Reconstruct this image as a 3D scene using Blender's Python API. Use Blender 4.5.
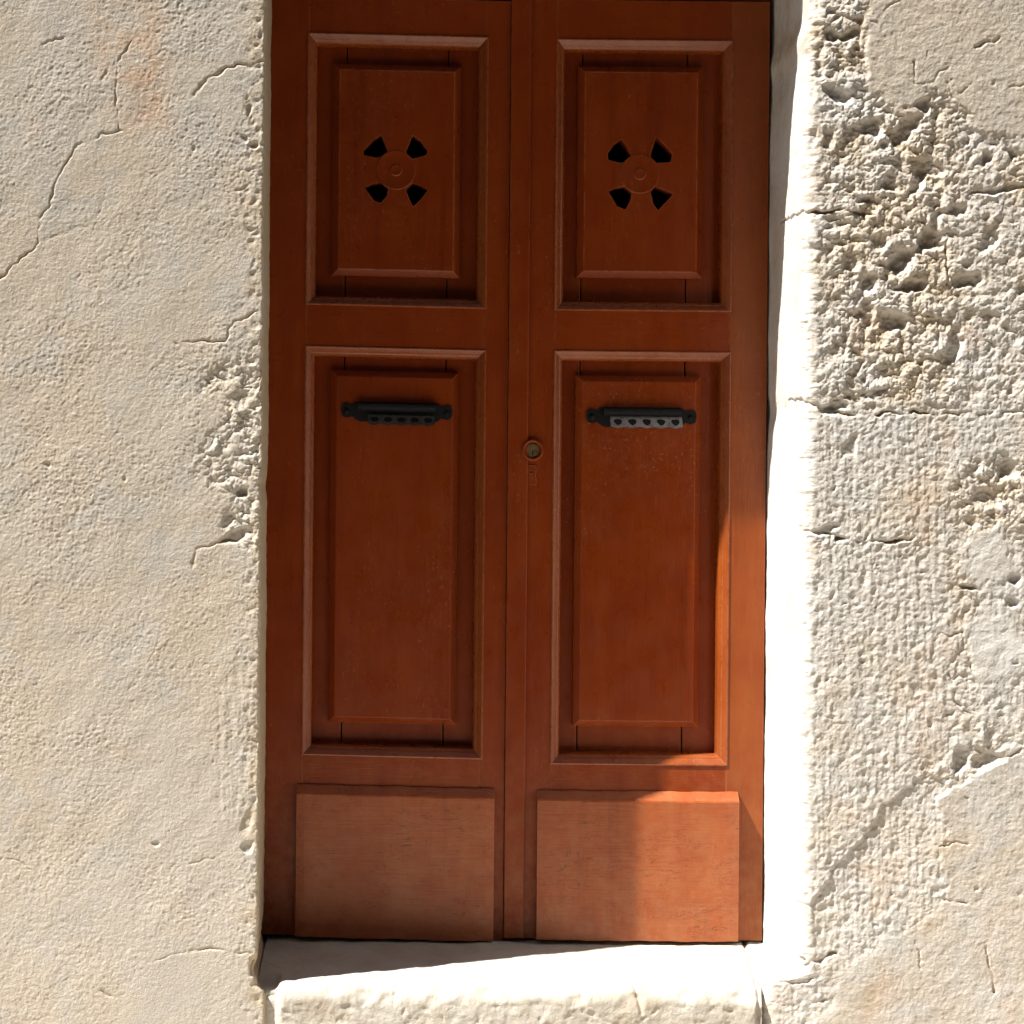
import bpy, bmesh, math, random
import numpy as np
from mathutils import Vector, Matrix
from mathutils.geometry import delaunay_2d_cdt

for o in list(bpy.data.objects):
    bpy.data.objects.remove(o, do_unlink=True)
SC = bpy.context.scene
COL = SC.collection
R = math.radians

# ------------------------------------------------------------------ camera, world, sun
S = 0.002                 # metres per picture unit at the plane of the door
F = 1800.0                # focal length in the same units
CX, CY = 370.0, 440.0     # where the optical axis meets the picture (the photo is a crop)
D = F * S                 # camera to door plane
CAMX, CAMZ = (CX - 512) * S, (1024 - CY) * S
REV = 0.295               # depth of the doorway
DF = D - REV
ROLL = R(0.5)
cd = bpy.data.cameras.new('camera'); cam = bpy.data.objects.new('camera', cd); COL.objects.link(cam)
cam.location = (CAMX, -D, CAMZ)
cam.rotation_euler = (R(90), -ROLL, 0)
cam.rotation_mode = 'XYZ'
cd.sensor_width = 36; cd.lens = 36 * F / 1024
cd.shift_x = (512 - CX) / 1024; cd.shift_y = -(512 - CY) / 1024
cd.clip_start = 0.05; cd.clip_end = 500
SC.camera = cam

SUN = Vector((2.72, 1.0, -4.27)).normalized()
ELEV = math.asin(-SUN.z)
W = bpy.data.worlds.new('World'); SC.world = W; W.use_nodes = True
nt = W.node_tree; bg = nt.nodes['Background']
sky = nt.nodes.new('ShaderNodeTexSky'); sky.sky_type = 'NISHITA'; sky.sun_disc = False
sky.sun_elevation = ELEV; sky.sun_rotation = math.atan2(-SUN.x, -SUN.y) % (2 * math.pi)
nt.links.new(sky.outputs[0], bg.inputs[0]); bg.inputs[1].default_value = 0.05
sl = bpy.data.lights.new('sun', 'SUN'); sl.energy = 4.8; sl.angle = R(0.5); sl.color = (1.0, 0.955, 0.88)
so = bpy.data.objects.new('sun', sl); COL.objects.link(so); so.rotation_mode = 'QUATERNION'
so.rotation_quaternion = SUN.to_track_quat('-Z', 'Y'); so.location = (-4, -3, 7)
SC.view_settings.view_transform = 'Standard'; SC.view_settings.look = 'None'
SC.view_settings.gamma = 1; SC.view_settings.exposure = 1.44
SC.view_settings.use_curve_mapping = False

# ------------------------------------------------------------------ helpers
def X(q, y=0.0): return CAMX + (q - CX) / F * (D + y)
def Z(q, y=0.0): return CAMZ - (q - CY) / F * (D + y)

def tag(o, label=None, cat=None, group=None, kind=None):
    if label: o['label'] = label
    if cat: o['category'] = cat
    if group: o['group'] = group
    if kind: o['kind'] = kind
    return o
def empty(name, loc=(0, 0, 0)):
    o = bpy.data.objects.new(name, None); COL.objects.link(o); o.location = loc
    o.empty_display_size = 0.1
    return o
def link(name, me, m, parent=None, smooth=False):
    me.materials.append(m)
    o = bpy.data.objects.new(name, me); COL.objects.link(o)
    if parent is not None:
        o.parent = parent
        p = parent
        loc = Vector((0, 0, 0))
        while p is not None: loc += p.location; p = p.parent
        o.location = -loc if parent.parent is None else (0, 0, 0)
    if smooth: me.shade_smooth()
    return o
def bm_obj(name, bm, m, parent=None, smooth=False, shear=None):
    if shear:
        x0, t = shear
        for v in bm.verts: v.co.z -= (v.co.x - x0) * t
    bmesh.ops.recalc_face_normals(bm, faces=bm.faces)
    me = bpy.data.meshes.new(name); bm.to_mesh(me); bm.free()
    return link(name, me, m, parent, smooth)
def box(bm, x0, x1, y0, y1, z0, z1, bev=0.0, seg=2):
    r = bmesh.ops.create_cube(bm, size=1)
    vs = r['verts']
    for v in vs:
        v.co = Vector((x0 + (v.co.x + .5) * (x1 - x0), y0 + (v.co.y + .5) * (y1 - y0), z0 + (v.co.z + .5) * (z1 - z0)))
    if bev:
        es = set(e for v in vs for e in v.link_edges)
        bmesh.ops.bevel(bm, geom=list(es), offset=bev, segments=seg, profile=0.5, affect='EDGES')
def loops(bm, rect, prof, cap=True):
    """mitred sweep: rect (x0,x1,z0,z1); prof list of (inset, y)"""
    x0, x1, z0, z1 = rect
    prev = None
    for d, y in prof:
        cur = [bm.verts.new(p) for p in ((x0 + d, y, z0 + d), (x1 - d, y, z0 + d), (x1 - d, y, z1 - d), (x0 + d, y, z1 - d))]
        if prev:
            for i in range(4):
                bm.faces.new((prev[i], prev[(i + 1) % 4], cur[(i + 1) % 4], cur[i]))
        prev = cur
    if cap: bm.faces.new(prev)
    return prev
def plate(bm, outer, holes, y0, y1, xf=None):
    """flat plate in the x-z plane with holes; front at y0, back at y1"""
    pts, edges, rings = [], [], []
    for ring in [outer] + holes:
        b = len(pts); n = len(ring)
        pts += [Vector(p) for p in ring]
        edges += [(b + i, b + (i + 1) % n) for i in range(n)]
        rings.append(list(range(b, b + n)))
    vo, eo, fo, ov, oe, of = delaunay_2d_cdt(pts, edges, [], 1, 1e-7)
    def inside(p, ring):
        c = False; n = len(ring)
        for i in range(n):
            a, b = ring[i], ring[(i + 1) % n]
            if (a[1] > p[1]) != (b[1] > p[1]) and p[0] < (b[0] - a[0]) * (p[1] - a[1]) / (b[1] - a[1]) + a[0]: c = not c
        return c
    tf = xf or (lambda x, y, z: Vector((x, y, z)))
    fv = [bm.verts.new(tf(v.x, y0, v.y)) for v in vo]
    bv = [bm.verts.new(tf(v.x, y1, v.y)) for v in vo]
    for f in fo:
        c = sum((vo[i] for i in f), Vector((0, 0))) / len(f)
        if not inside(c, outer) or any(inside(c, h) for h in holes): continue
        bm.faces.new([fv[i] for i in f]); bm.faces.new([bv[i] for i in reversed(f)])
    idx = {}
    for new, olds in enumerate(ov):
        for q in olds: idx[q] = new
    for ring in rings:
        n = len(ring)
        for i in range(n):
            a, b = idx[ring[i]], idx[ring[(i + 1) % n]]
            try: bm.faces.new((fv[a], fv[b], bv[b], bv[a]))
            except ValueError: pass
def lathe(bm, cx, cz, prof, n=32):
    """prof list of (radius, y)"""
    prev = None
    for r, y in prof:
        if r < 1e-6:
            c = bm.verts.new((cx, y, cz))
            for i in range(n): bm.faces.new((prev[i], prev[(i + 1) % n], c))
            return
        cur = [bm.verts.new((cx + r * math.cos(2 * math.pi * i / n), y, cz + r * math.sin(2 * math.pi * i / n))) for i in range(n)]
        if prev:
            for i in range(n): bm.faces.new((prev[i], prev[(i + 1) % n], cur[(i + 1) % n], cur[i]))
        prev = cur

# ------------------------------------------------------------------ numpy noise
def _h(ix, iy, seed):
    with np.errstate(over='ignore'):
        h = ix.astype(np.int64).astype(np.uint32) * np.uint32(374761393) + iy.astype(np.int64).astype(np.uint32) * np.uint32(668265263) + np.uint32((seed * 2246822519) & 0xffffffff)
        h = (h ^ (h >> np.uint32(13))) * np.uint32(1274126177)
        h = h ^ (h >> np.uint32(16))
        h = h * np.uint32(2654435761); h = h ^ (h >> np.uint32(15))
    return h
def gn(x, y, seed):
    x0 = np.floor(x); y0 = np.floor(y); fx = x - x0; fy = y - y0
    sx = fx * fx * fx * (fx * (fx * 6 - 15) + 10); sy = fy * fy * fy * (fy * (fy * 6 - 15) + 10)
    def g(dx, dy):
        a = _h(x0 + dx, y0 + dy, seed).astype(np.float64) * (2 * np.pi / 4294967296.0)
        return np.cos(a) * (fx - dx) + np.sin(a) * (fy - dy)
    a = g(0, 0); a = a + sx * (g(1, 0) - a)
    b = g(0, 1); b = b + sx * (g(1, 1) - b)
    return (a + sy * (b - a)) * 1.5
def fbm(x, y, wl, octv, seed, gain=0.5):
    t = np.zeros_like(x); a = 1.0; tot = 0
    for i in range(octv):
        t += a * gn(x / wl + 17.3 * i, y / wl - 9.1 * i, seed + i); tot += a
        a *= gain; wl /= 2.03
    return t / tot ** 0.5
def worley(x, y, seed):
    x0 = np.floor(x); y0 = np.floor(y)
    f1 = np.full(x.shape, 9.0); f2 = np.full(x.shape, 9.0)
    for dx in (-1, 0, 1):
        for dy in (-1, 0, 1):
            ix, iy = x0 + dx, y0 + dy
            px = ix + _h(ix, iy, seed) / 4294967296.0; py = iy + _h(ix, iy, seed + 77) / 4294967296.0
            d = np.hypot(px - x, py - y)
            f2 = np.minimum(f2, np.maximum(f1, d)); f1 = np.minimum(f1, d)
    return f1, f2
def billow(x, y, wls, amps, seed):
    t = np.zeros_like(x)
    for i, (w, a) in enumerate(zip(wls, amps)):
        t += a * np.abs(gn(x / w + 5.7 * i, y / w + 3.3 * i, seed + i)) ** 0.8
    return t
def sst(a, b, x):
    t = np.clip((x - a) / (b - a), 0, 1); return t * t * (3 - 2 * t)
def pline(u, v, pts):
    d = np.full(u.shape, 1e9)
    for (ax, ay), (bx, by) in zip(pts[:-1], pts[1:]):
        vx, vy = bx - ax, by - ay
        t = np.clip(((u - ax) * vx + (v - ay) * vy) / (vx * vx + vy * vy), 0, 1)
        d = np.minimum(d, np.hypot(u - ax - t * vx, v - ay - t * vy))
    return d
def poly(u, v, pts, soft):
    """1 inside, 0 outside, blend of width soft"""
    d = pline(u, v, pts + [pts[0]])
    ins = np.zeros(u.shape, bool); n = len(pts)
    for i in range(n):
        (ax, ay), (bx, by) = pts[i], pts[(i + 1) % n]
        if ay == by: continue
        c = ((ay > v) != (by > v)) & (u < (bx - ax) * (v - ay) / (by - ay) + ax)
        ins ^= c
    return sst(-soft, soft, np.where(ins, d, -d))
def ell(u, v, cx, cy, rx, ry, rot=0):
    c, s = math.cos(R(rot)), math.sin(R(rot))
    a = ((u - cx) * c + (v - cy) * s) / rx; b = (-(u - cx) * s + (v - cy) * c) / ry
    return np.hypot(a, b)
def photo(u, v):
    c, s = math.cos(ROLL), math.sin(ROLL)
    return CX + (u - CX) * c - (v - CY) * s, CY + (u - CX) * s + (v - CY) * c

def grid_mesh(name, P, masks=None):
    """P (rows, cols, 3)"""
    nr, nc = P.shape[:2]
    me = bpy.data.meshes.new(name)
    me.vertices.add(nr * nc); me.vertices.foreach_set('co', P.reshape(-1).astype(np.float32))
    i = np.arange(nr * nc).reshape(nr, nc)
    q = np.stack([i[:-1, :-1], i[:-1, 1:], i[1:, 1:], i[1:, :-1]], -1).reshape(-1)
    nf = (nr - 1) * (nc - 1)
    me.loops.add(nf * 4); me.loops.foreach_set('vertex_index', q.astype(np.int32))
    me.polygons.add(nf); me.polygons.foreach_set('loop_start', np.arange(nf, dtype=np.int32) * 4)
    me.polygons.foreach_set('use_smooth', np.ones(nf, bool))
    me.update(calc_edges=True)
    if masks is not None:
        at = me.color_attributes.new('wear', 'FLOAT_COLOR', 'POINT')
        at.data.foreach_set('color', masks.reshape(-1).astype(np.float32))
    return me

# ------------------------------------------------------------------ materials
def mat(name):
    m = bpy.data.materials.new(name); m.use_nodes = True
    return m, m.node_tree, m.node_tree.nodes['Principled BSDF']
class N:
    def __init__(s, nt): s.nt = nt
    def n(s, t, **k):
        o = s.nt.nodes.new(t)
        for a, b in k.items(): setattr(o, a, b)
        return o
    def l(s, a, b): s.nt.links.new(a, b)
    def coord(s, scale=(1, 1, 1)):
        g = s.n('ShaderNodeNewGeometry'); mp = s.n('ShaderNodeMapping'); mp.inputs['Scale'].default_value = scale
        s.l(g.outputs['Position'], mp.inputs[0]); return mp.outputs[0]
    def noise(s, scale, detail=4, rough=0.55, co=None, dist=0.0):
        t = s.n('ShaderNodeTexNoise'); t.inputs['Scale'].default_value = scale; t.inputs['Detail'].default_value = detail
        t.inputs['Roughness'].default_value = rough; t.inputs['Distortion'].default_value = dist
        s.l(co if co else s.coord(), t.inputs['Vector']); return t.outputs['Fac']
    def ramp(s, f, a, b, c0=0.0, c1=1.0):
        t = s.n('ShaderNodeMapRange'); t.interpolation_type = 'SMOOTHSTEP'
        for i, v in enumerate((a, b, c0, c1)): t.inputs[i + 1].default_value = v
        s.l(f, t.inputs[0]); return t.outputs[0]
    def math(s, op, a, b):
        t = s.n('ShaderNodeMath'); t.operation = op
        for i, v in enumerate((a, b)):
            if isinstance(v, (int, float)): t.inputs[i].default_value = v
            else: s.l(v, t.inputs[i])
        return t.outputs[0]
    def mix(s, f, a, b):
        t = s.n('ShaderNodeMix'); t.data_type = 'RGBA'
        for i, v in ((0, f), (6, a), (7, b)):
            if isinstance(v, (int, float)): t.inputs[i].default_value = v
            elif isinstance(v, tuple): t.inputs[i].default_value = v + (1,)
            else: s.l(v, t.inputs[i])
        return t.outputs[2]
    def bump(s, h, strength, dist, prev=None):
        t = s.n('ShaderNodeBump'); t.inputs['Strength'].default_value = strength; t.inputs['Distance'].default_value = dist
        s.l(h, t.inputs['Height'])
        if prev is not None: s.l(prev, t.inputs['Normal'])
        return t.outputs[0]

def stone_mat(name, base, warm, grey, pale):
    m, t, p = mat(name); g = N(t)
    a = g.n('ShaderNodeVertexColor', layer_name='wear')
    sep = g.n('ShaderNodeSeparateColor'); g.l(a.outputs[0], sep.inputs[0])
    c = g.mix(g.ramp(g.noise(5, 5, 0.6), 0.40, 0.62), base, warm)
    c = g.mix(g.math('MULTIPLY', g.ramp(g.noise(11, 5, 0.65), 0.5, 0.66), 0.7), c, grey)
    c = g.mix(g.math('MULTIPLY', g.ramp(g.noise(140, 3, 0.7), 0.5, 0.75), 0.35), c, pale)
    c = g.mix(g.math('MULTIPLY', g.ramp(g.noise(210, 3, 0.7), 0.56, 0.7), 0.35), c, (base[0] * .62, base[1] * .58, base[2] * .52))
    c = g.mix(sep.outputs[0], c, (0.50, 0.30, 0.17))      # pinkish / rusty stain
    c = g.mix(sep.outputs[1], c, pale)                    # lime-washed, pale
    c = g.mix(sep.outputs[2], c, (0.42, 0.325, 0.21))     # ochre of bare stone in pits; shade tone on the left reveal
    g.l(c, p.inputs['Base Color'])
    p.inputs['Roughness'].default_value = 0.95; p.inputs['Specular IOR Level'].default_value = 0.15
    b = g.bump(g.noise(300, 3, 0.7), 0.8, 0.0016)
    b = g.bump(g.noise(1000, 2, 0.6), 0.35, 0.0006, b)
    g.l(b, p.inputs['Normal'])
    return m
M_PLASTER = stone_mat('weathered_plaster', (0.455, 0.412, 0.355), (0.46, 0.40, 0.325), (0.415, 0.395, 0.365), (0.52, 0.492, 0.455))
M_STONE = stone_mat('eroded_limestone', (0.51, 0.49, 0.46), (0.51, 0.47, 0.42), (0.46, 0.45, 0.435), (0.62, 0.61, 0.59))
M_SILL = stone_mat('worn_sill_stone', (0.47, 0.435, 0.38), (0.44, 0.395, 0.33), (0.41, 0.39, 0.355), (0.54, 0.515, 0.47))

def paint_mat(name, grain_axis, seed, wear=1.0, base=(0.195, 0.0275, 0.0024), gloss=0.0):
    m, t, p = mat(name); g = N(t)
    st = (1, 1, 0.06) if grain_axis == 'z' else (0.06, 1, 1)
    co = g.coord(st)
    fine = g.noise(260 + seed, 4, 0.6, co)
    lowf = g.noise(9, 4, 0.55)
    c = g.mix(g.ramp(lowf, 0.35, 0.68), base, (base[0] * 1.14, base[1] * 1.25, base[2] * 1.35))
    c = g.mix(g.math('MULTIPLY', g.ramp(fine, 0.5, 0.7), 0.22), c, (base[0] * .72, base[1] * .62, base[2] * .6))
    # fine pale scuffs and dust, more towards the foot of the door where shoes and rain reach
    geo = g.n('ShaderNodeNewGeometry'); sp = g.n('ShaderNodeSeparateXYZ'); g.l(geo.outputs['Position'], sp.inputs[0])
    low = g.ramp(sp.outputs[2], 0.15, 0.75, 1.0, 0.0)
    band = g.ramp(g.noise(5.5, 4, 0.65, g.coord((1, 1, 0.4))), 0.44, 0.60)
    sc = g.math('MULTIPLY', g.ramp(g.noise(190, 5, 0.72, g.coord((1, 1, 0.6)), 0.5), 0.60, 0.66), band)
    sc = g.math('MAXIMUM', g.math('MULTIPLY', sc, 0.44 * min(wear, 1.4)), g.math('MULTIPLY', g.math('MULTIPLY', band, g.ramp(g.noise(60, 5, 0.7), 0.4, 0.7)), 0.045 * wear))
    c = g.mix(sc, c, (0.40, 0.17, 0.075))
    # paint rubbed thin along the arrises
    bv = g.n('ShaderNodeBevel'); bv.samples = 4; bv.inputs['Radius'].default_value = 0.0035
    gn_ = g.n('ShaderNodeNewGeometry'); dp = g.n('ShaderNodeVectorMath'); dp.operation = 'DOT_PRODUCT'
    g.l(bv.outputs[0], dp.inputs[0]); g.l(gn_.outputs['Normal'], dp.inputs[1])
    ed = g.math('MULTIPLY', g.ramp(dp.outputs['Value'], 0.985, 0.86), g.ramp(g.noise(38, 6, 0.75), 0.38, 0.56))
    c = g.mix(g.math('MULTIPLY', ed, 0.75), c, (0.42, 0.17, 0.085))
    # slow vertical fading and runs
    run = g.noise(26, 5, 0.65, g.coord((1, 1, 0.10)))
    c = g.mix(g.math('MULTIPLY', g.ramp(run, 0.5, 0.72), 0.35), c, (base[0] * 1.35, base[1] * 1.9, base[2] * 2.2))
    c = g.mix(g.math('MULTIPLY', g.ramp(run, 0.46, 0.30), 0.40), c, (base[0] * .62, base[1] * .55, base[2] * .6))
    dust = g.math('MULTIPLY', g.math('MULTIPLY', low, g.ramp(g.noise(30, 5, 0.65), 0.3, 0.75)), 0.42)
    c = g.mix(dust, c, (0.37, 0.16, 0.070))
    chips = g.ramp(g.noise(60, 5, 0.7, g.coord((1, 1, 2.5)), 1.0), 0.70, 0.73)
    c = g.mix(g.math('MULTIPLY', chips, 0.5), c, (0.10, 0.032, 0.014))
    g.l(c, p.inputs['Base Color'])
    r = g.math('ADD', g.ramp(g.noise(22, 4, 0.6), 0.3, 0.7, 0.26 - gloss, 0.42 - gloss), g.math('MULTIPLY', low, 0.10))
    g.l(r, p.inputs['Roughness'])
    p.inputs['Specular IOR Level'].default_value = (0.42 if name.endswith('kick') else 0.26) + gloss * 3
    b = g.bump(g.noise(14, 3, 0.5, g.coord((1, 1, 0.35)) if grain_axis == 'z' else g.coord((0.35, 1, 1))), 0.5 if gloss == 0 else 0.2, 0.0035)
    b = g.bump(fine, 0.45, 0.0011, b)
    if name.endswith('kick'):      # wrinkled, cracked paint
        wr = g.noise(30, 4, 0.6, g.coord((0.45, 1, 1.6)), 1.6)
        cr = g.ramp(g.math('ABSOLUTE', g.math('SUBTRACT', wr, 0.5), 0), 0.0, 0.016)
        cl = g.ramp(g.noise(8, 5, 0.7), 0.46, 0.56)
        b = g.bump(g.math('MULTIPLY', g.math('SUBTRACT', 1.0, cr), cl), -0.7, 0.0016, b)
        c2 = g.mix(g.math('MULTIPLY', g.math('MULTIPLY', g.math('SUBTRACT', 1.0, cr), cl), 0.6), c, (0.06, 0.018, 0.007))
        g.l(c2, p.inputs['Base Color'])
    b = g.bump(sc, 0.5, 0.0008, b)
    b = g.bump(chips, -0.5, 0.0006, b)
    g.l(b, p.inputs['Normal'])
    return m
M_PAINT_V = paint_mat('red_brown_paint_upright', 'z', 0)
M_PAINT_H = paint_mat('red_brown_paint_level', 'x', 7)
M_MOULD = paint_mat('red_brown_paint_moulding', 'z', 5, 1.2, (0.205, 0.040, 0.0055), 0.06)
M_STILE_LIT = paint_mat('red_brown_paint_sunlit_stile', 'z', 9, 1.6, (0.225, 0.047, 0.0085))  # door paint toned paler: sunlight on the right stile put into its colour
M_PANEL = paint_mat('red_brown_paint_panel', 'z', 3, 1.7)
M_KICK = paint_mat('red_brown_paint_kick', 'x', 11, 1.9, (0.285, 0.062, 0.0145))

def metal(name, col, rough, metallic=0.9, sc=120):
    m, t, p = mat(name); g = N(t)
    c = g.mix(g.ramp(g.noise(sc, 4, 0.6), 0.4, 0.7), col, tuple(v * 0.55 for v in col))
    g.l(c, p.inputs['Base Color']); p.inputs['Metallic'].default_value = metallic; p.inputs['Specular IOR Level'].default_value = 0.25
    g.l(g.ramp(g.noise(sc * 2, 3), 0.3, 0.7, rough, rough + 0.18), p.inputs['Roughness'])
    g.l(g.bump(g.noise(sc * 3, 3), 0.3, 0.0006), p.inputs['Normal'])
    return m
M_IRON = metal('black_iron', (0.007, 0.008, 0.010), 0.62, 0.1)
M_ZINC = metal('worn_zinc', (0.42, 0.41, 0.40), 0.42, 0.6)
M_BRASS = metal('dull_brass', (0.20, 0.135, 0.065), 0.45, 0.6)
def plain(name, c, r=0.9, sc=20):
    m, t, p = mat(name); g = N(t)
    g.l(g.mix(g.ramp(g.noise(sc, 5, 0.6), 0.35, 0.7), c, tuple(v * 0.75 for v in c)), p.inputs['Base Color'])
    p.inputs['Roughness'].default_value = r
    g.l(g.bump(g.noise(sc * 5, 4), 0.4, 0.004), p.inputs['Normal'])
    return m
M_DARK = plain('hall_shade_black', (0.035, 0.03, 0.026))  # near-black colour stands in for the shade of hall and gap
M_STREET = plain('pale_street_stone', (0.50, 0.455, 0.39), 0.85, 6)
M_OPP = plain('ochre_render', (0.11, 0.085, 0.06), 0.95, 3)
M_SHUT = plain('brown_shutter_paint', (0.06, 0.035, 0.02), 0.6, 12)

# ------------------------------------------------------------------ the setting: street, wall, doorstep
GZ = -0.10
CL, CR = 262.0, 803.5                     # the two front corners of the doorway (picture units, front plane)
U2X = lambda q: CAMX + (q - CX) / F * DF
V2Z = lambda q: CAMZ - (q - CY) / F * DF
XL, XR = U2X(CL), U2X(CR)
LINT_Z = Z(517) + 4.27 * REV              # underside of the lintel: its shadow falls at 517 on the door

bm = bmesh.new(); box(bm, -12, 12, -4.86, 0.6, GZ - 0.3, GZ)
st = bm_obj('street', bm, M_STREET); tag(st, kind='structure')

def steps(a, b, d):
    n = max(2, int(round(abs(b - a) / d)) + 1); return np.linspace(a, b, n)
def grade(a, b, d0, g=1.25, dmax=0.06):
    """from a towards b with growing steps"""
    out = []; d = d0; x = a; s = 1 if b > a else -1
    while (b - x) * s > d * 1.5:
        x += s * d; out.append(x); d = min(d * g, dmax)
    out.append(b); return np.array(out)
ROWS = np.concatenate([[GZ - 0.02], steps(GZ, 2.14, 0.0014), grade(2.14, 4.2, 0.004)])

def left_height(pu, pv, face):
    wu = pu + 5 * fbm(pu, pv, 26, 3, 90); wv = pv + 5 * fbm(pu, pv, 26, 3, 94)
    ju = pu + 2.2 * fbm(pu, pv, 9, 2, 98) + 3 * fbm(pu, pv, 40, 2, 91); jv = pv + 2.2 * fbm(pu, pv, 9, 2, 99) + 3 * fbm(pu, pv, 40, 2, 92)
    h = 2.2 * fbm(pu, pv, 170, 3, 1) + 0.9 * fbm(pu, pv, 46, 3, 5)
    amp = 0.75 + 0.6 * fbm(pu, pv, 110, 2, 9)
    cu = pu + 1.2 * fbm(pu, pv, 14, 2, 96); cv = pv + 1.2 * fbm(pu, pv, 14, 2, 97)
    pit = 1 - sst(0.12, 0.42, worley(cu / 6.0, cv / 5.4, 17)[0])
    h += 1.2 * np.clip(amp, 0.5, 1.25) * (0.38 * fbm(cu, cv, 9.0, 2, 12) + 0.55 * fbm(cu, cv, 4.3, 2, 14, 0.6) + 0.28 * fbm(pu, pv, 2.6, 1, 15) - 0.34 * pit * (fbm(pu, pv, 30, 2, 18) > -0.05))
    # trowel ridges running down left
    h += 0.35 * fbm(pu * 0.8 + pv * 0.5, (pv * 0.8 - pu * 0.5) * 0.35, 20, 2, 20)
    crack = np.zeros_like(h); cn = fbm(pu, pv, 22, 3, 88)
    for pts, w, dep in (
        ([(133, 38), (117, 62), (116, 92), (120, 131), (99, 135), (94, 142), (78, 143), (60, 170), (50, 205), (38, 218), (39, 242), (18, 262), (0, 278), (-40, 300)], 0.95, 2.9),
        ([(262, 60), (228, 68), (206, 80), (193, 95)], 1.3, 3.4),
        ([(259, 311), (246, 318), (232, 321), (225, 340), (200, 339), (178, 343)], 1.1, 2.8),
        ([(65, 38), (42, 44)], 1.2, 1.6), ([(100, 82), (106, 72)], 1.5, 1.8),
        ([(30, 245), (90, 225)], 2.0, 0.5),
        ([(225, 398), (212, 384), (204, 378)], 1.2, 2.2),
        ([(262, 545), (230, 540), (196, 550), (192, 566)], 1.2, 2.6),
        ([(190, 951), (205, 950), (252, 952)], 1.3, 2.2), ([(185, 952), (150, 962)], 1.0, 1.0),
        ([(103, 990), (116, 998)], 1.2, 2.2), ([(214, 895), (220, 902)], 1.3, 2),
        ([(0, 860), (18, 860), (30, 870)], 1.0, 1.2), ([(190, 862), (216, 858)], 0.9, 1.2),
        ([(212, 740), (213, 762)], 0.9, 1.6),
        ([(110, 180), (60, 330), (48, 372)], 0.8, 0.4), ([(130, 690), (160, 640)], 1.2, 0.6)):
        d = pline(ju, jv, pts)
        crack = np.maximum(crack, dep * np.exp(-(d / w) ** 2) * np.clip(0.75 + 1.3 * cn, 0.1, 1.3))
    # worn patch by the corner
    e = poly(wu, wv, [(262, 352), (238, 360), (205, 372), (203, 392), (226, 412), (208, 440), (190, 470), (205, 488), (228, 500), (222, 530), (240, 548), (285, 548), (285, 352)], 9)
    e = e * np.clip(0.75 + 1.1 * fbm(pu, pv, 24, 3, 30), 0, 1) 
    rough = -2.6 * e + e * (billow(wu, wv, (19, 9.5, 4.8), (6.2, 4.6, 2.4), 33) - 4.0)
    for cx, cy, rx, ry, dep, ro in ((243, 494, 7, 6, 11, 0), (236, 536, 16, 6, 7, -25), (242, 400, 9, 11, 3.5, 0), (228, 520, 7, 9, 4, 0), (253, 143, 6, 3.2, 5, 0), (245, 138, 4, 4, 3, 0), (250, 110, 3.5, 8, 3, 20), (194, 148, 3, 4, 1.8, 0), (47, 464, 4, 3.5, 2.6, 0), (155, 845, 5, 3.5, 2.6, 0), (247, 846, 7, 5, 4, 45), (247, 822, 5, 14, 2.5, 8), (258, 969, 9, 14, 10, 0), (240, 190, 9, 2.5, 1.5, -30), (125, 480, 3, 3, 1.6, 0)):
        rough -= dep * (1 - sst(0.45, 1.15, ell(wu, wv, cx, cy, rx, ry, ro)))
    # combed strip near the corner low down, and general fraying of the edge
    cm = sst(205, 225, wu) * sst(600, 720, wv) * (1 - sst(800, 850, wv))
    rough += cm * (0.9 * fbm(pu * 1.0, pv * 0.16, 6, 2, 40) + 0.6 * fbm(wu, wv, 7, 2, 41))
    ed = sst(232, 258, wu)
    rough += ed * (1.2 * fbm(wu, wv, 12, 4, 44, 0.65) - 2.2 * sst(0.36, 0.0, worley(wu / 14, wv / 14, 47)[0]))
    # smoother patch at the foot
    low = poly(wu, wv, [(185, 953), (252, 954), (275, 954), (275, 1100), (100, 1100), (130, 985)], 6)
    h = h * (1 - 0.35 * low) + 0.5 * low
    h = h - crack + rough
    sel = np.where(face, 1.0, 0.0)
    hr = 1.6 * fbm(pu, pv, 60, 3, 60) + 1.1 * fbm(pu, pv, 14, 3, 63) + 0.3 * fbm(pu, pv, 5, 2, 66)
    stain = np.clip(sst(1.25, 0.2, ell(wu, wv, 132, 55, 42, 115, -14)) * (0.30 + 0.55 * fbm(pu, pv, 34, 4, 70)), 0, 0.5)
    stain += np.clip(0.30 * fbm(pu, pv, 60, 4, 72) - 0.13, 0, 0.2)
    pale = np.clip(0.6 * e * (0.4 + fbm(pu, pv, 14, 3, 74)), 0, 0.7) + 0.22 * sst(650, 900, pv)
    och = np.clip(0.55 * ed + 0.5 * fbm(pu, pv, 30, 3, 76) - 0.25, 0, 0.45) * (1 - 0.5 * e) + np.clip(crack / 5, 0, 0.6)
    return h, hr, sel, (stain, np.where(face, pale, 0.1), np.where(face, och, 0.85 + 0.4 * fbm(pu, pv, 25, 3, 78)))  # reveal toned dark ochre: its shade is put into the colour

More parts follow.
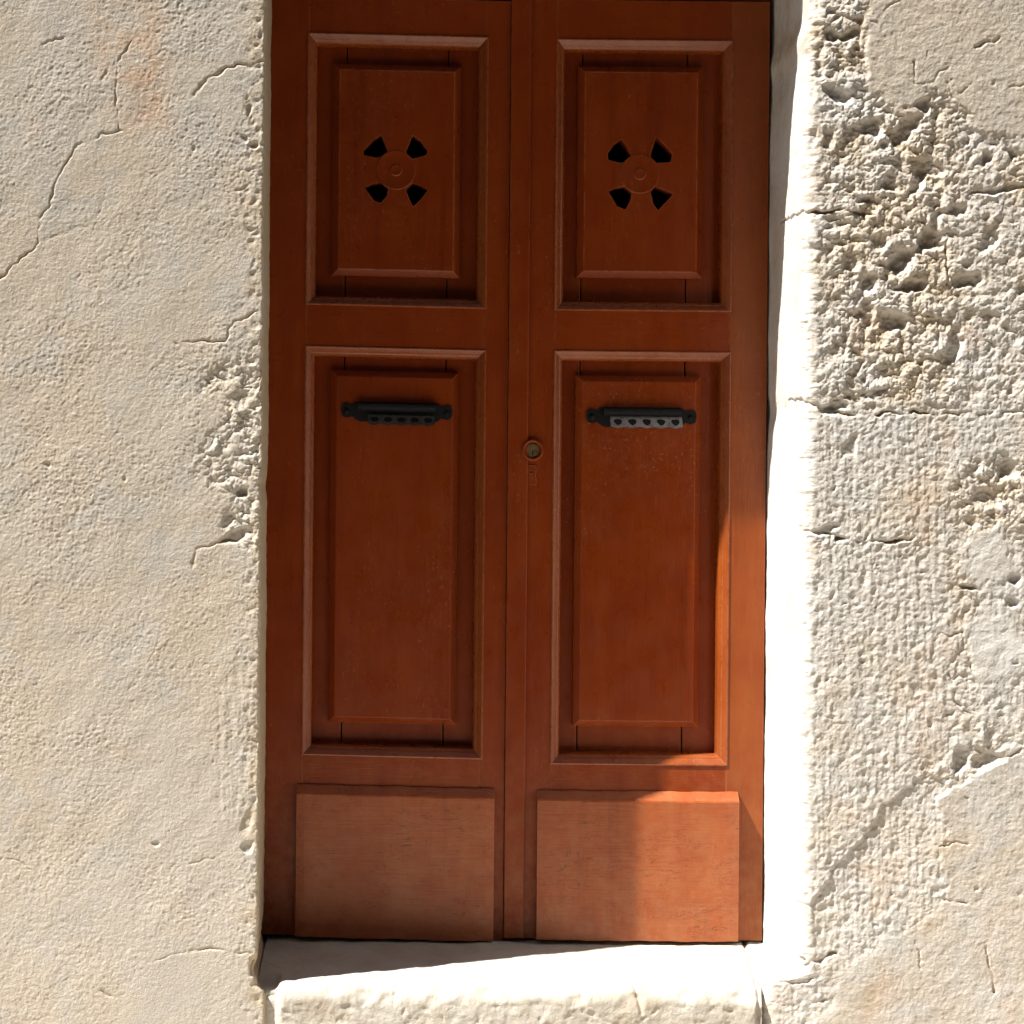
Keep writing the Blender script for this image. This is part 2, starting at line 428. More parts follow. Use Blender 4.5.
def right_height(pu, pv, face):
    wu = pu + 7 * fbm(pu, pv, 34, 3, 190) + 2.5 * fbm(pu, pv, 10, 2, 191); wv = pv + 7 * fbm(pu, pv, 34, 3, 194) + 2.5 * fbm(pu, pv, 10, 2, 195)
    ju = pu + 3.2 * fbm(pu, pv, 13, 3, 198); jv = pv + 3.2 * fbm(pu, pv, 13, 3, 199)
    xu = wu + 12 * fbm(pu, pv, 30, 4, 231, 0.6); xv = wv + 12 * fbm(pu, pv, 30, 4, 235, 0.6)
    P1 = poly(xu, xv, [(868, -60), (862, 20), (868, 60), (862, 88), (880, 96), (905, 122), (930, 92), (960, 104), (985, 128), (1024, 150), (1100, 160), (1400, 170), (1400, -60)], 6)
    P2 = poly(wu + 0.5 * (xu - wu), wv + 0.5 * (xv - wv), [(828, 1010), (838, 975), (860, 955), (900, 940), (936, 915), (946, 880), (944, 800), (955, 788), (985, 770), (1000, 752), (1040, 738), (1400, 700), (1400, 1400), (828, 1400)], 3.5)
    P3 = np.maximum(1 - sst(0.7, 1.15, ell(xu, xv, 990, 556, 26, 32, 10)), 1 - sst(0.7, 1.15, ell(xu, xv, 996, 645, 32, 40, -25)))
    P4 = 1 - sst(0.75, 1.15, ell(wu, wv, 1060, 330, 70, 90))
    rec = poly(wu, wv, [(836, 868), (862, 838), (884, 808), (902, 790), (925, 776), (950, 776), (950, 905), (905, 936), (850, 950), (815, 962), (812, 905)], 1.4)
    # how strongly the stone is eaten away
    E = sst(40, 120, pv) * (1 - sst(392, 420, pv)) * (0.5 + 0.5 * sst(812, 850, pu)) * (1 - 0.45 * sst(925, 975, wu))
    E = np.maximum(E, (1 - sst(880, 905, pu)) * (1 - sst(60, 120, pv)))
    E2 = sst(925, 975, wu) * sst(440, 470, pv) * (1 - sst(520, 560, wv))           # broken area beside the tooled block
    E3 = np.exp(-(pline(wu, wv, [(960, 560), (970, 640), (965, 720), (1000, 740), (960, 770), (930, 772)]) / 22) ** 2)
    E = np.clip(np.maximum(E, np.maximum(E2 * 0.9, 0.6 * E3)) * (1 - P1) * (1 - P2) * (1 - P3), 0, 1)
    h = 1.8 * fbm(pu, pv, 150, 3, 101) + 0.8 * fbm(pu, pv, 44, 3, 105)
    fa, fb = worley(wu / 26, wv / 22, 131)
    mu = pu + 1.6 * fbm(pu, pv, 12, 2, 196); mv = pv + 1.6 * fbm(pu, pv, 12, 2, 197)
    bil = 1.25 * billow(wu, wv, (36, 19), (5.0, 4.0), 135) + billow(mu, mv, (9.5, 5.2, 3.2), (3.2, 2.4, 1.2), 183) - 1.5 - 4.0 * (1 - sst(0.05, 0.42, worley(mu / 15, mv / 14, 187)[0])) * sst(-0.15, 0.25, fbm(pu, pv, 38, 2, 188))
    ero = bil + 3.0 * fbm(wu, wv, 60, 4, 140, 0.6) - 4.5 * sst(0.34, 0.05, fa) * sst(-0.1, 0.4, fbm(pu, pv, 70, 2, 150)) - 5.0
    med = billow(mu, mv, (13, 6.6, 3.8), (1.9, 2.0, 1.1), 137) - 1.9 - 1.6 * (1 - sst(0.1, 0.45, worley(mu / 9, mv / 10, 139)[0]))
    h += E * ero
    T = (1 - E) * (1 - P1) * (1 - P2) * (1 - P3)
    ribs = 0.8 * fbm(pu + 1.2 * fbm(pu, pv, 30, 2, 160), pv * 0.10, 7.0, 2, 161) + 0.30 * fbm(pu, pv * 0.25, 4.5, 2, 163)
    T1 = sst(408, 424, pv) * (1 - sst(532, 540, pv))
    T2 = sst(536, 560, pv)
    h += T * (T1 * (ribs * 1.25 + 0.6 * med + 0.7 * fbm(mu, mv, 9, 3, 165, 0.65)) + T2 * (1.15 * ribs + 1.0 * fbm(pu, pv, 17, 4, 168, 0.66) + 0.55 * med - 1.8 * (1 - sst(0.08, 0.4, worley(mu / 13, mv / 17, 145)[0])) * sst(-0.1, 0.3, fbm(pu, pv, 45, 2, 147))) + (1 - T1) * (1 - T2) * (0.8 * fbm(mu, mv, 12, 3, 169, 0.6) + med))
    h += T * 0.3 * fbm(pu, pv, 4.2, 2, 175)
    h += P1 * (3.0 + 0.8 * fbm(pu, pv, 10, 3, 171, 0.64) + 0.45 * fbm(pu, pv, 4.2, 2, 172))
    h += P2 * (0.4 + 1.3 * sst(835, 770, pv) + 0.8 * fbm(pu, pv, 50, 2, 178) + 1.0 * fbm(pu, pv, 13, 4, 173, 0.64) + 0.45 * fbm(pu, pv, 4.2, 2, 174))
    h += P3 * (1.0 + 1.6 * fbm(wu, wv, 22, 5, 176, 0.66))
    h -= rec * 3.6 * (1 - P2) * (1 - sst(838, 935, pv + 0.9 * (pu - 880)))
    crack = np.zeros_like(h); cn = fbm(pu, pv, 22, 3, 88)
    for pts, w, dep in (
        ([(800, 211), (826, 212), (850, 210), (872, 214)], 1.9, 11), ([(806, 402), (825, 411), (846, 414), (890, 413), (915, 411), (935, 414)], 2.0, 9),
        ([(935, 414), (985, 413), (1024, 412), (1100, 414)], 1.5, 5), ([(838, 538), (860, 541), (890, 541), (912, 539)], 2.0, 10), ([(790, 528), (838, 536)], 2.5, 4),
        ([(884, 10), (900, 0)], 1.2, 3), ([(870, 20), (884, 34)], 1.5, 3), ([(976, 48), (998, 38)], 1.8, 5),
        ([(914, 60), (916, 86), (932, 82), (940, 72), (956, 64)], 1.6, 4), ([(930, 40), (928, 56)], 1.1, 2.5), ([(962, 92), (974, 82)], 1.5, 3.5),
        ([(946, 82), (952, 96), (966, 110)], 1.3, 2.5), ([(1005, 90), (1030, 82)], 1.2, 2), ([(1000, 20), (1030, 60)], 0.9, 1),
        ([(916, 938), (918, 952), (922, 968)], 1.3, 4), ([(985, 948), (990, 968), (996, 992)], 1.5, 4.5),
        ([(942, 846), (968, 842)], 1.2, 2.6), ([(945, 900), (965, 904)], 1.6, 4), ([(975, 800), (985, 850)], 1.0, 1.2),
        ([(964, 640), (968, 660), (976, 676)], 1.8, 5), ([(950, 672), (955, 700), (970, 712)], 1.6, 4), ([(935, 636), (962, 634)], 1.2, 2.5),
        ([(798, 966), (808, 965), (822, 960), (836, 954)], 2.2, 8),
        ([(946, 242), (948, 285)], 1.6, 5), ([(938, 300), (940, 345)], 1.4, 4), ([(1000, 760), (1024, 750)], 1.5, 4),
        ([(770, 981), (788, 984), (812, 980)], 1.4, 3.5), ([(772, 1004), (800, 1008), (826, 1000)], 1.6, 4)):
        d = pline(ju, jv, pts)
        crack = np.maximum(crack, dep * np.exp(-(d / (w * 0.8)) ** 2) * np.clip(0.6 + 1.6 * cn, 0.05, 1.3) * (1 - 0.35 * P1))
    for cx, cy, rx, ry, dep, ro in ((833, 36, 10, 8, 7, -20), (851, 35, 10, 6, 6, 0), (820, 70, 6, 7, 5, 0), (840, 92, 16, 8, 7, 30), (812, 140, 6, 14, 4, 5), (830, 135, 4, 14, 4, 5), (872, 130, 12, 10, 7, 20), (905, 132, 9, 20, 7, 35), (922, 105, 8, 10, 5, 20), (985, 160, 6, 7, 5, 0), (1014, 156, 6, 7, 5, 0), (900, 262, 12, 15, 12, 20), (912, 286, 16, 7, 9, -10), (869, 283, 8, 11, 8, 0), (895, 320, 12, 11, 8, 20), (868, 312, 8, 12, 5, 0), (932, 240, 16, 10, 6, 0), (955, 345, 9, 20, 6, 25), (968, 280, 16, 9, 5, -20), (1020, 290, 6, 7, 5, 0), (890, 180, 9, 9, 6, 0), (918, 180, 8, 20, 5, 25), (930, 235, 8, 22, 6, 35), (865, 200, 12, 5, 5, 0), (1000, 190, 28, 5, 5, -8), (1010, 470, 16, 9, 6, 10), (985, 498, 14, 9, 5, 0), (1015, 580, 7, 8, 6, 0), (970, 586, 10, 4, 6, 15), (1010, 604, 8, 6, 5, 0), (960, 762, 9, 14, 7, 30), (990, 760, 20, 8, 6, -15), (836, 405, 14, 5, 6, 0), (826, 408, 14, 6, 6, 15), (826, 530, 14, 6, 4, -10), (800, 966, 6, 4, 6, 0), (850, 445, 18, 6, 2.5, -40), (930, 170, 20, 12, 4, 0), (880, 240, 10, 8, 4, 0), (850, 260, 8, 14, 3.5, 20), (990, 240, 10, 20, 4, 20), (960, 210, 14, 9, 4, 0)):
        h -= 1.45 * dep * (1 - sst(0.45, 1.15, ell(wu, wv, cx, cy, rx, ry, ro)))
    for k in range(90):            # scattered peck holes
        rr = random.Random(k + 5)
        cx, cy = rr.uniform(800, 1040), rr.uniform(60, 940); ra = rr.uniform(1.5, 4)
        b = (np.abs(pu - cx) < 14) & (np.abs(pv - cy) < 14)
        if b.any(): h[b] -= rr.uniform(1, 3) * (1 - sst(0.3, 1.1, ell(wu[b], wv[b], cx, cy, ra, ra)))
    h -= crack
    hr = 1.3 * fbm(pu, pv, 70, 3, 201) + 1.0 * fbm(pu, pv, 16, 4, 204) + 0.25 * fbm(pu, pv, 5, 2, 207)
    cr2 = np.zeros_like(h)
    for pts, w, dep in (([(740, 500), (768, 518), (788, 530)], 1.5, 5), ([(740, 398), (790, 400), (806, 402)], 1.5, 4), ([(700, 208), (800, 211)], 1.4, 4)):
        cr2 = np.maximum(cr2, dep * np.exp(-(pline(ju, jv, pts) / w) ** 2))
    hr -= cr2
    pale = np.clip(0.5 * P3 + 0.15 * P1 - 0.1 * P2 + 0.35 * sst(832, 800, pu) + 0.15 * T2 + 0.5 * fbm(wu, wv, 30, 4, 210) - 0.2, 0, 0.9)
    och = np.clip(E * (0.50 - 0.10 * ero) * (0.5 + 0.6 * fbm(pu, pv, 40, 3, 213)), 0, 0.65) + np.clip(crack / 12, 0, 0.5) + 0.38 * P1 + np.clip(0.12 + 0.3 * fbm(pu, pv, 60, 3, 219), 0, 0.4) * P2 + np.clip(0.5 * fbm(pu, pv, 80, 3, 221) - 0.05, 0, 0.35) * (1 - P1)
    stain = np.clip(0.55 * fbm(wu, wv, 60, 4, 216) - 0.10, 0, 0.32) * (1 - P1) * sst(100, 400, pv)
    return h, hr, face * 1.0, (stain, np.where(face, pale, 0.75), och)

def jamb_sheet(name, side, hf, m, parent, label):
    """front face, rounded corner and doorway reveal as one continuous rough sheet; side -1 left, +1 right"""
    xc = XL if side < 0 else XR
    rad = 0.006 if side < 0 else 0.027
    far = xc + side * 2.6
    vis = U2X(-12) if side < 0 else U2X(1036)
    fx = np.concatenate([grade(vis, far, 0.003)[::-1], steps(vis, xc + side * rad, 0.0014)])
    n_arc = 10 if side < 0 else 16
    th = np.linspace(0, math.pi / 2, n_arc)[1:-1]
    ry = np.concatenate([steps(-REV + rad, 0.02, 0.0024), [0.10, 0.30]])
    bx = np.concatenate([fx, xc + side * rad - side * rad * np.sin(th), np.full(len(ry), xc) - (0.006 * (ry + REV) / REV if side < 0 else 0)])
    by = np.concatenate([np.full(len(fx), -REV), -REV + rad - rad * np.cos(th), ry])
    nx = np.concatenate([np.zeros(len(fx)), -side * np.sin(th), np.full(len(ry), -float(side))])
    ny = np.concatenate([-np.ones(len(fx)), -np.cos(th), np.zeros(len(ry))])
    # running coordinate across the sheet in picture units
    q = CX + (fx - CAMX) * F / DF
    ex = np.concatenate([rad * th, rad * math.pi / 2 + (ry - ry[0])]) * F / DF
    u1 = np.concatenate([q, q[-1] - side * ex])
    v1 = CY + (CAMZ - ROWS) * F / DF
    U, V = np.meshgrid(u1, v1)
    nf = len(fx)
    wr = np.concatenate([np.zeros(nf), np.linspace(0, 1, len(th)), np.ones(len(ry))])     # 0 front, 1 reveal
    # sideways wander of the corner
    zv = v1; one = np.zeros_like(zv)
    off = 0.0020 * fbm(one + 3.1, zv, 120, 2, 301 if side < 0 else 302)
    chip = 0.0016 * fbm(one + 9.1, zv, 16, 3, 305 if side < 0 else 306)
    if side > 0: chip = chip + 0.0030 * fbm(one + 21.0, zv, 44, 3, 311) + 0.0030 * fbm(one + 27.0, zv, 15, 4, 313, 0.65)
    if side > 0:
        off = off + 0.012 * sst(130, 0, zv) * 0.6 + 0.004 * np.exp(-((zv - 408) / 14) ** 2) - 0.006 * np.exp(-((zv - 30) / 14) ** 2)
        ledge = sst(968, 982, zv)                                    # a stone under the jamb reaches to the doorstep
        off = off - ledge * (XR - U2X(768)) 
    else:
        off = off + sst(985, 996, zv) * 0.013 - 0.010 * np.exp(-((zv - 971) / 9) ** 2) - 0.003 * np.exp(-((zv - 490) / 10) ** 2)
    dist = np.abs(bx - (xc + side * rad)); fw = np.where(wr > 0, 1.0, np.exp(-(dist / 0.03) ** 2))
    if side > 0:
        # the lower stone needs the whole width near the corner moved
        fw2 = np.where(wr > 0, 1 - sst(0.05, 0.13, by + REV), np.clip(1 - dist / 0.12, 0, 1))
        offm = off[:, None] * np.where(ledge[:, None] > 0, fw2[None, :], fw[None, :])
    else:
        offm = off[:, None] * fw[None, :]
    offm = offm + chip[:, None] * np.where(wr >= 1, np.exp(-((by + REV) / 0.030) ** 2), fw)[None, :]
    pu, pv = photo(U + offm * F / DF, V)
    h, hr, sel, masks = hf(pu, pv, np.broadcast_to((wr < 0.5)[None, :], U.shape))
    Wr = np.broadcast_to(wr[None, :] ** 2.2, U.shape)
    H = (h * (1 - Wr) + hr * Wr) * 0.001
    # fade the relief into the hidden back of the reveal
    P = np.empty(U.shape + (3,))
    P[..., 0] = bx[None, :] + nx[None, :] * H + offm
    P[..., 1] = by[None, :] + ny[None, :] * H
    P[..., 2] = ROWS[:, None] + 0 * U
    A = np.ones(U.shape + (4,)); 
    for i in range(3): A[..., i] = np.clip(masks[i], 0, 1)
    if side < 0: P = P[:, ::1]
    else: P = P[:, ::-1]; A = A[:, ::-1]
    me = grid_mesh(name, P, A)
    o = link(name, me, m, parent)
    tag(o, label)
    return o

house = empty('house_facade', (0, -REV, GZ))
tag(house, 'sunlit old house wall of cracked plaster and eroded stone around the red-brown double door', 'wall')
jamb_sheet('plastered_wall', -1, left_height, M_PLASTER, house, 'beige plastered wall with a long hairline crack')
jamb_sheet('stone_wall', 1, right_height, M_STONE, house, 'eroded pitted stone wall with patches of old plaster')
bm = bmesh.new(); box(bm, XL - 0.02, XR + 0.02, -REV - 0.002, 0.30, LINT_Z, 4.2, 0.006)
bm_obj('lintel', bm, M_STONE, house)
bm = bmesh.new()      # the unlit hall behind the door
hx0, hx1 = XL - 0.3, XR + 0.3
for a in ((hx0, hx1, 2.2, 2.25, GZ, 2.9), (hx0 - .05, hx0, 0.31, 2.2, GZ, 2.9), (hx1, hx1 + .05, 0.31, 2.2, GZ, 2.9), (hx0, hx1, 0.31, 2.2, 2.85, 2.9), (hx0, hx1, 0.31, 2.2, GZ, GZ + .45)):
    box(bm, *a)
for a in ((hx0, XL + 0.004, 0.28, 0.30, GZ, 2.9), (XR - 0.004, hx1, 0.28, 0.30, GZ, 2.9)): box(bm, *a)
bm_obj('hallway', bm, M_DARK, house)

# doorstep: tread, worn nose and riser in one rough sheet
SZ = Z(940)
def doorstep():
    xs = steps(U2X(262), U2X(822), 0.0018)
    nose = 0.032
    ty = np.concatenate([[0.30, 0.12], steps(0.03, -REV + nose + 0.004, 0.0018)])
    th = np.linspace(0, math.pi / 2, 14)[1:-1]
    zz = np.concatenate([steps(SZ - nose, GZ, 0.0018), [GZ - 0.02]])
    yf = -REV - 0.002
    py = np.concatenate([ty, yf + nose - nose * np.sin(th), np.full(len(zz), yf)])
    pz = np.concatenate([np.full(len(ty), SZ), SZ - nose + nose * np.cos(th), zz])
    ny = np.concatenate([np.zeros(len(ty)), -np.sin(th), -np.ones(len(zz))]); nz = np.concatenate([np.ones(len(ty)), np.cos(th), np.zeros(len(zz))])
    s = np.concatenate([[0], np.cumsum(np.hypot(np.diff(py), np.diff(pz)))]) * F / DF
    wf = np.concatenate([np.zeros(len(ty)), np.linspace(0, 1, len(th)), np.ones(len(zz))])
    U, Sg = np.meshgrid(CX + (xs - CAMX) * F / DF, s)
    wu = U + 5 * fbm(U, Sg, 24, 3, 401); ws = Sg + 5 * fbm(U, Sg, 24, 3, 402)
    top = 1.5 * fbm(U, Sg, 120, 2, 403) + 2.0 * fbm(wu, ws, 30, 4, 404) + 0.3 * fbm(U, Sg, 6, 2, 405)
    fr = 2.5 * fbm(U, Sg, 60, 3, 406) + 1.9 * fbm(wu, ws, 24, 4, 407, 0.62) + 0.7 * fbm(U, Sg, 7, 3, 408) - 1.6 * (fbm(U, Sg, 50, 2, 420) > 0.05) * (1 - sst(0.05, 0.4, worley(wu / 22, ws / 14, 419)[0]))
    Wf = wf[:, None]
    H = top * (1 - Wf) + fr * Wf
    # chipped nose
    f1, f2 = worley(wu / 34, ws / 20, 409)
    near = np.exp(-((Sg - s[len(ty) + 6]) / 14) ** 2)
    H -= near * (5.5 * sst(0.45, 0.1, f1) + 2.5 * np.clip(fbm(U, Sg, 40, 3, 411), 0, 1))
    cr = pline(U, Sg, [(788, 60), (784, s[4]), (764, s[len(ty) + 4]), (762, s[-1])]) + 0
    H -= 7 * np.exp(-((cr + 1.5 * fbm(U, Sg, 12, 2, 412)) / 2.0) ** 2)
    cr = pline(U, Sg, [(640, s[len(ty) + 2]), (646, s[len(ty) + 20])]); H -= 4 * np.exp(-(cr / 2) ** 2)
    H += 2.2 * sst(757, 764, U) * fbm(U, Sg, 18, 3, 414)
    H *= 0.001
    H -= 0.03 * sst(766, 770, U) * Wf
    Lf = sst(287 + 3 * fbm(U, Sg, 20, 2, 421), 279, U)
    H -= 0.013 * Lf * Wf - 0.004 * Wf + 0.010 * Lf * (1 - Wf) * sst(s[len(ty)] - 26, s[len(ty)] - 6, Sg)
    P = np.empty(U.shape + (3,))
    P[..., 0] = xs[None, :]
    P[..., 1] = py[:, None] + ny[:, None] * H
    P[..., 2] = pz[:, None] + nz[:, None] * H
    A = np.zeros(U.shape + (4,)); A[..., 3] = 1
    A[..., 1] = np.clip(0.4 + 0.8 * fbm(U, Sg, 60, 3, 415), 0, 0.8)
    A[..., 2] = np.clip(0.8 * fbm(U, Sg, 26, 4, 416) - 0.25, 0, 0.5)
    A[..., 0] = np.clip(0.35 * fbm(U, Sg, 50, 4, 417) - 0.1, 0, 0.2)
    return grid_mesh('doorstep', P, A)
ds = link('doorstep', doorstep(), M_SILL)
tag(ds, 'worn pale stone doorstep under the red-brown door with a chipped front edge', 'doorstep')

# unseen house added behind the viewer to block sky; it reflects in the paint
sky_block = empty('house', (0, -4.9, GZ))
tag(sky_block, 'unseen dark ochre house added across the lane behind the viewer to block sky', 'house')
bm = bmesh.new(); box(bm, -12, 12, -8, -4.9, GZ, 11.0, 0.02); bm_obj('wall', bm, M_OPP, sky_block)
for wx in (-4.2, -1.4, 1.4, 4.2):
    for wz in (1.0, 3.9, 6.8):
        bm = bmesh.new()
        for k in (0, 1):
            box(bm, wx - 0.48 + k * 0.49, wx - 0.01 + k * 0.49, -4.90, -4.86, wz, wz + 1.5, 0.004)
            for j in range(14): box(bm, wx - 0.43 + k * 0.49, wx - 0.06 + k * 0.49, -4.862, -4.85, wz + 0.08 + j * 0.098, wz + 0.14 + j * 0.098)
        bm_obj('window_shutters', bm, M_SHUT, sky_block)

# ------------------------------------------------------------------ the door
YB = 0.058                                    # back of the leaves
FLOOR = 0.044; FIELD = 0.020
HEAD_Q, FOOT_Q = -2.0, 937.0
MOULD = [(0.0, 0.0015), (0.0, -0.0006), (0.0008, -0.0018), (0.0028, -0.0022), (0.0045, -0.0012), (0.0090, 0.0028), (0.0122, 0.0060), (0.0127, 0.0078), (0.0152, 0.0092), (0.0182, 0.0125), (0.0196, 0.0165), (0.0200, 0.0455)]
def rect(x0, x1, q0, q1, y=0.0): return (X(x0, y), X(x1, y), Z(q1, y), Z(q0, y))

def leaf(L):
    x0, x1 = L['x0'], L['x1']; xm = (x0 + x1) / 2
    sh = (X(xm), math.tan(R(L['shear'])))
    root = empty('door_leaf', (X(xm), 0, Z(FOOT_Q)))
    tag(root, L['label'], 'door', 'leaves of the red-brown double door')
    mx0, mx1 = L['mx']; ut, ub, lt, lb = L['mz']; kx0, kx1, kt = L['kick']
    def part(name, m, parent=root, bev=0.0012, *boxes):
        bm = bmesh.new()
        for b in boxes: box(bm, *b, bev)
        return bm_obj(name, bm, m, parent, False, sh)
    zt, zb = Z(HEAD_Q), Z(FOOT_Q)
    # carcass: the mouldings lap 4 mm over the stiles and rails
    lap = 2.0
    part('stile', M_PAINT_V, root, 0.0012, (X(x0), X(mx0 + lap), 0, YB, zb, zt))
    part('stile', M_STILE_LIT if L is RL else M_PAINT_V, root, 0.0012, (X(mx1 - lap), X(x1), 0, YB, zb, zt))
    xa, xb = X(mx0 + lap), X(mx1 - lap)
    for q0, q1 in ((HEAD_Q, ut + lap), (ub - lap, lt + lap), (lb - lap, FOOT_Q)):
        part('rail', M_PAINT_H, root, 0.0012, (xa, xb, 0.0003, YB, Z(q1), Z(q0)))
    for i, (q0, q1) in enumerate(((ut, ub), (lt, lb))):
        # recessed boards behind the field: two uprights and cross pieces with open joints
        rx0, rx1, rz0, rz1 = X(mx0 + lap), X(mx1 - lap), Z(q1 - lap), Z(q0 + lap)
        jx0, jx1 = X(L['joint'][0]), X(L['joint'][1])
        fx0, fx1 = L['fx']; fz0, fz1 = L['fz'][i]
        holes = []
        if i == 0:
            bm = bmesh.new()       # the upper recess is a frame so that the vents stay open
            g = 0.0012
            box(bm, rx0, jx0 - g, FLOOR, YB, rz0, rz1, 0.0015); box(bm, jx1 + g, rx1, FLOOR, YB, rz0, rz1, 0.0015)
            zc0, zc1 = Z(fz1 - 16), Z(fz0 + 16)
            box(bm, jx0 + g, jx1 - g, FLOOR + .001, YB, rz0, zc0, 0.0015); box(bm, jx0 + g, jx1 - g, FLOOR + .001, YB, zc1, rz1, 0.0015)
        else:
            bm = bmesh.new(); g = 0.0012
            box(bm, rx0, jx0 - g, FLOOR, YB, rz0, rz1, 0.0015); box(bm, jx1 + g, rx1, FLOOR, YB, rz0, rz1, 0.0015)
            box(bm, jx0 + g, jx1 - g, FLOOR + .001, YB, rz0, rz1, 0.0015)
        bm_obj('recess_board', bm, M_PAINT_V, root, False, sh)
        bm = bmesh.new()
        loops(bm, rect(mx0, mx1, q0, q1), MOULD, cap=False)
        mo = bm_obj('moulding', bm, M_MOULD, root, False, sh)
        # raised field
        bm = bmesh.new()
        fr = rect(fx0, fx1, fz0, fz1, FIELD)
        bw = 0.013
        if i == 0:
            loops(bm, fr, [(0, FLOOR + .0005), (0, FIELD + .010), (0.0015, FIELD + .0085), (bw - .002, FIELD + .001), (bw, FIELD)], cap=False)
            inner = [(fr[0] + bw, fr[2] + bw), (fr[1] - bw, fr[2] + bw), (fr[1] - bw, fr[3] - bw), (fr[0] + bw, fr[3] - bw)]
            for pet in L['petals']: holes.append([(X(a, FIELD), Z(b, FIELD)) for a, b in pet])
            plate(bm, inner, holes, FIELD, YB - 0.002)
            bmesh.ops.remove_doubles(bm, verts=bm.verts, dist=1e-5)
        else:
            loops(bm, fr, [(0, FLOOR + .0005), (0, FIELD + .010), (0.0015, FIELD + .0085), (bw - .002, FIELD + .001), (bw, FIELD)])
        pan = bm_obj('panel', bm, M_PANEL, root, False, sh)
        if i == 0:
            cx, cz = L['ros']; rr = 20 * S
            bm = bmesh.new()
            lathe(bm, X(cx, FIELD), Z(cz, FIELD), [(rr, FIELD + .0003), (rr, FIELD - .0002), (rr - .0012, FIELD - .0009), (rr - .0028, FIELD - .0009), (rr - .0045, FIELD - .0004), (0.013, FIELD - .0004), (0.0125, FIELD - .0004), (0.0120, FIELD - .0012), (0.0098, FIELD - .0020), (0.0080, FIELD - .0014), (0.0050, FIELD - .0006), (0, FIELD - .0007)], 40)
            # keep the rosette clear of the vents: only its ring between them stays
            bm_obj('rosette', bm, M_PANEL, pan, True, sh)
    # kick board with sloping top edge
    YK = -0.0205
    k0, k1, kz1, kz0 = X(kx0, YK), X(kx1, YK), Z(kt, YK), zb + 0.002
    bm = bmesh.new()
    pr = [(0.0, kz0), (YK + .001, kz0), (YK, kz0 + .002), (YK, kz1 - .0185), (YK + .0012, kz1 - .0155), (-0.0065, kz1 - .0025), (-0.004, kz1 - .0005), (0.0, kz1)]
    n = 24
    rows = []
    for i in range(n + 1):
        x = k0 + (k1 - k0) * i / n
        e = 0.0015 if i in (0, n) else 0
        rows.append([bm.verts.new((x, min(0.0, y + e) if y < 0 else y, z + (0.0006 * math.sin(i * 1.7) + .0005 * math.sin(i * .6)))) for y, z in pr])
    for a, b in zip(rows[:-1], rows[1:]):
        for j in range(len(pr) - 1): bm.faces.new((a[j], a[j + 1], b[j + 1], b[j]))
    bm.faces.new(rows[0]); bm.faces.new(rows[-1])
    bm_obj('kick_board', bm, M_KICK, root, False, sh)
    # letter slot
    sl = L['slot']; sx0, sx1, sq = sl['x0'], sl['x1'], sl['q']
    yf = FIELD - 0.0006
    def PX(u): return X(sx0 + u * (sx1 - sx0), FIELD)
    def PZ(v): return Z(sq + v, FIELD)
    outl = [(0.0, 6), (0.01, 3), (0.05, 2), (0.09, 4), (0.12, 1), (0.16, 0), (0.84, 0), (0.88, 1), (0.91, 4), (0.95, 2), (0.99, 3), (1.0, 6), (1.0, 11), (0.985, 15), (0.95, 16.5), (0.90, 15), (0.87, 18), (0.83, 20), (0.17, 20), (0.13, 18), (0.10, 15), (0.05, 16.5), (0.015, 15), (0.0, 11)]
    bm = bmesh.new()
    plate(bm, [(PX(a), PZ(b)) for a, b in outl], [], yf - 0.003, yf)
    root_slot = bm_obj('letter_slot', bm, M_IRON, root, False, sh)
    for u in (0.05, 0.95):
        bm = bmesh.new()
        lathe(bm, PX(u), PZ(10), [(0.0055, yf - .0032), (0.005, yf - .006), (0.003, yf - .0075), (0, yf - .008)], 16)
        bm_obj('rivet', bm, M_IRON, root_slot, True, sh)
    bm = bmesh.new()        # projecting hood
    ring = [(-0.003, 1.0), (-0.016, 1.2), (-0.019, 2.4), (-0.019, 5), (-0.017, 7), (-0.011, 8.5), (-0.003, 9)]
    A = [[bm.verts.new((PX(u), yf + a, PZ(b))) for a, b in ring] for u in (0.15, 0.17, 0.83, 0.85)]
    for p, q in zip(A[:-1], A[1:]):
        for j in range(len(ring)): bm.faces.new((p[j], p[(j + 1) % len(ring)], q[(j + 1) % len(ring)], q[j]))
    bm.faces.new(A[0]); bm.faces.new(A[-1])
    bm_obj('hood', bm, M_IRON, root_slot, False, sh)
    bm = bmesh.new()        # pierced strip hanging below the hood
    u0, u1 = sl['strip']; w = (u1 - u0) / 5
    a0, a1 = PX(u0), PX(u1); hgt = sl['h'] * S
    hole = []
    for k in range(5):
        cxh = a0 + (k + 0.52) * (a1 - a0) / 5
        hole.append([(cxh + 0.0084 * math.cos(t) * (1 + .35 * math.sin(t)), hgt * 0.47 + min(0.0086, hgt * 0.33) * math.sin(t)) for t in [2 * math.pi * j / 12 for j in range(12)]])
    outer = [(a0, 0.001)]
    for k in range(5):
        s0 = a0 + k * (a1 - a0) / 5; dx = (a1 - a0) / 5
        outer += [(s0 + dx * .12, 0.0), (s0 + dx * .5, -0.003), (s0 + dx * .88, 0.0)]
    outer += [(a1, 0.001), (a1, hgt), (a0, hgt)]
    ta = R(sl['tilt']); zb0 = PZ(sl['v'])
    def xf(x, y, z):
        return Vector((x, yf - 0.010 + y * math.cos(ta) - (hgt - z) * math.sin(ta), zb0 + (z - hgt) * math.cos(ta) - y * math.sin(ta) * 0.3))
    plate(bm, outer, hole, -0.001, 0.001, xf)
    bm_obj('pierced_strip', bm, M_ZINC if sl['bright'] else M_STRIP_SHADE, root_slot, False, sh)
    return root, part, sh

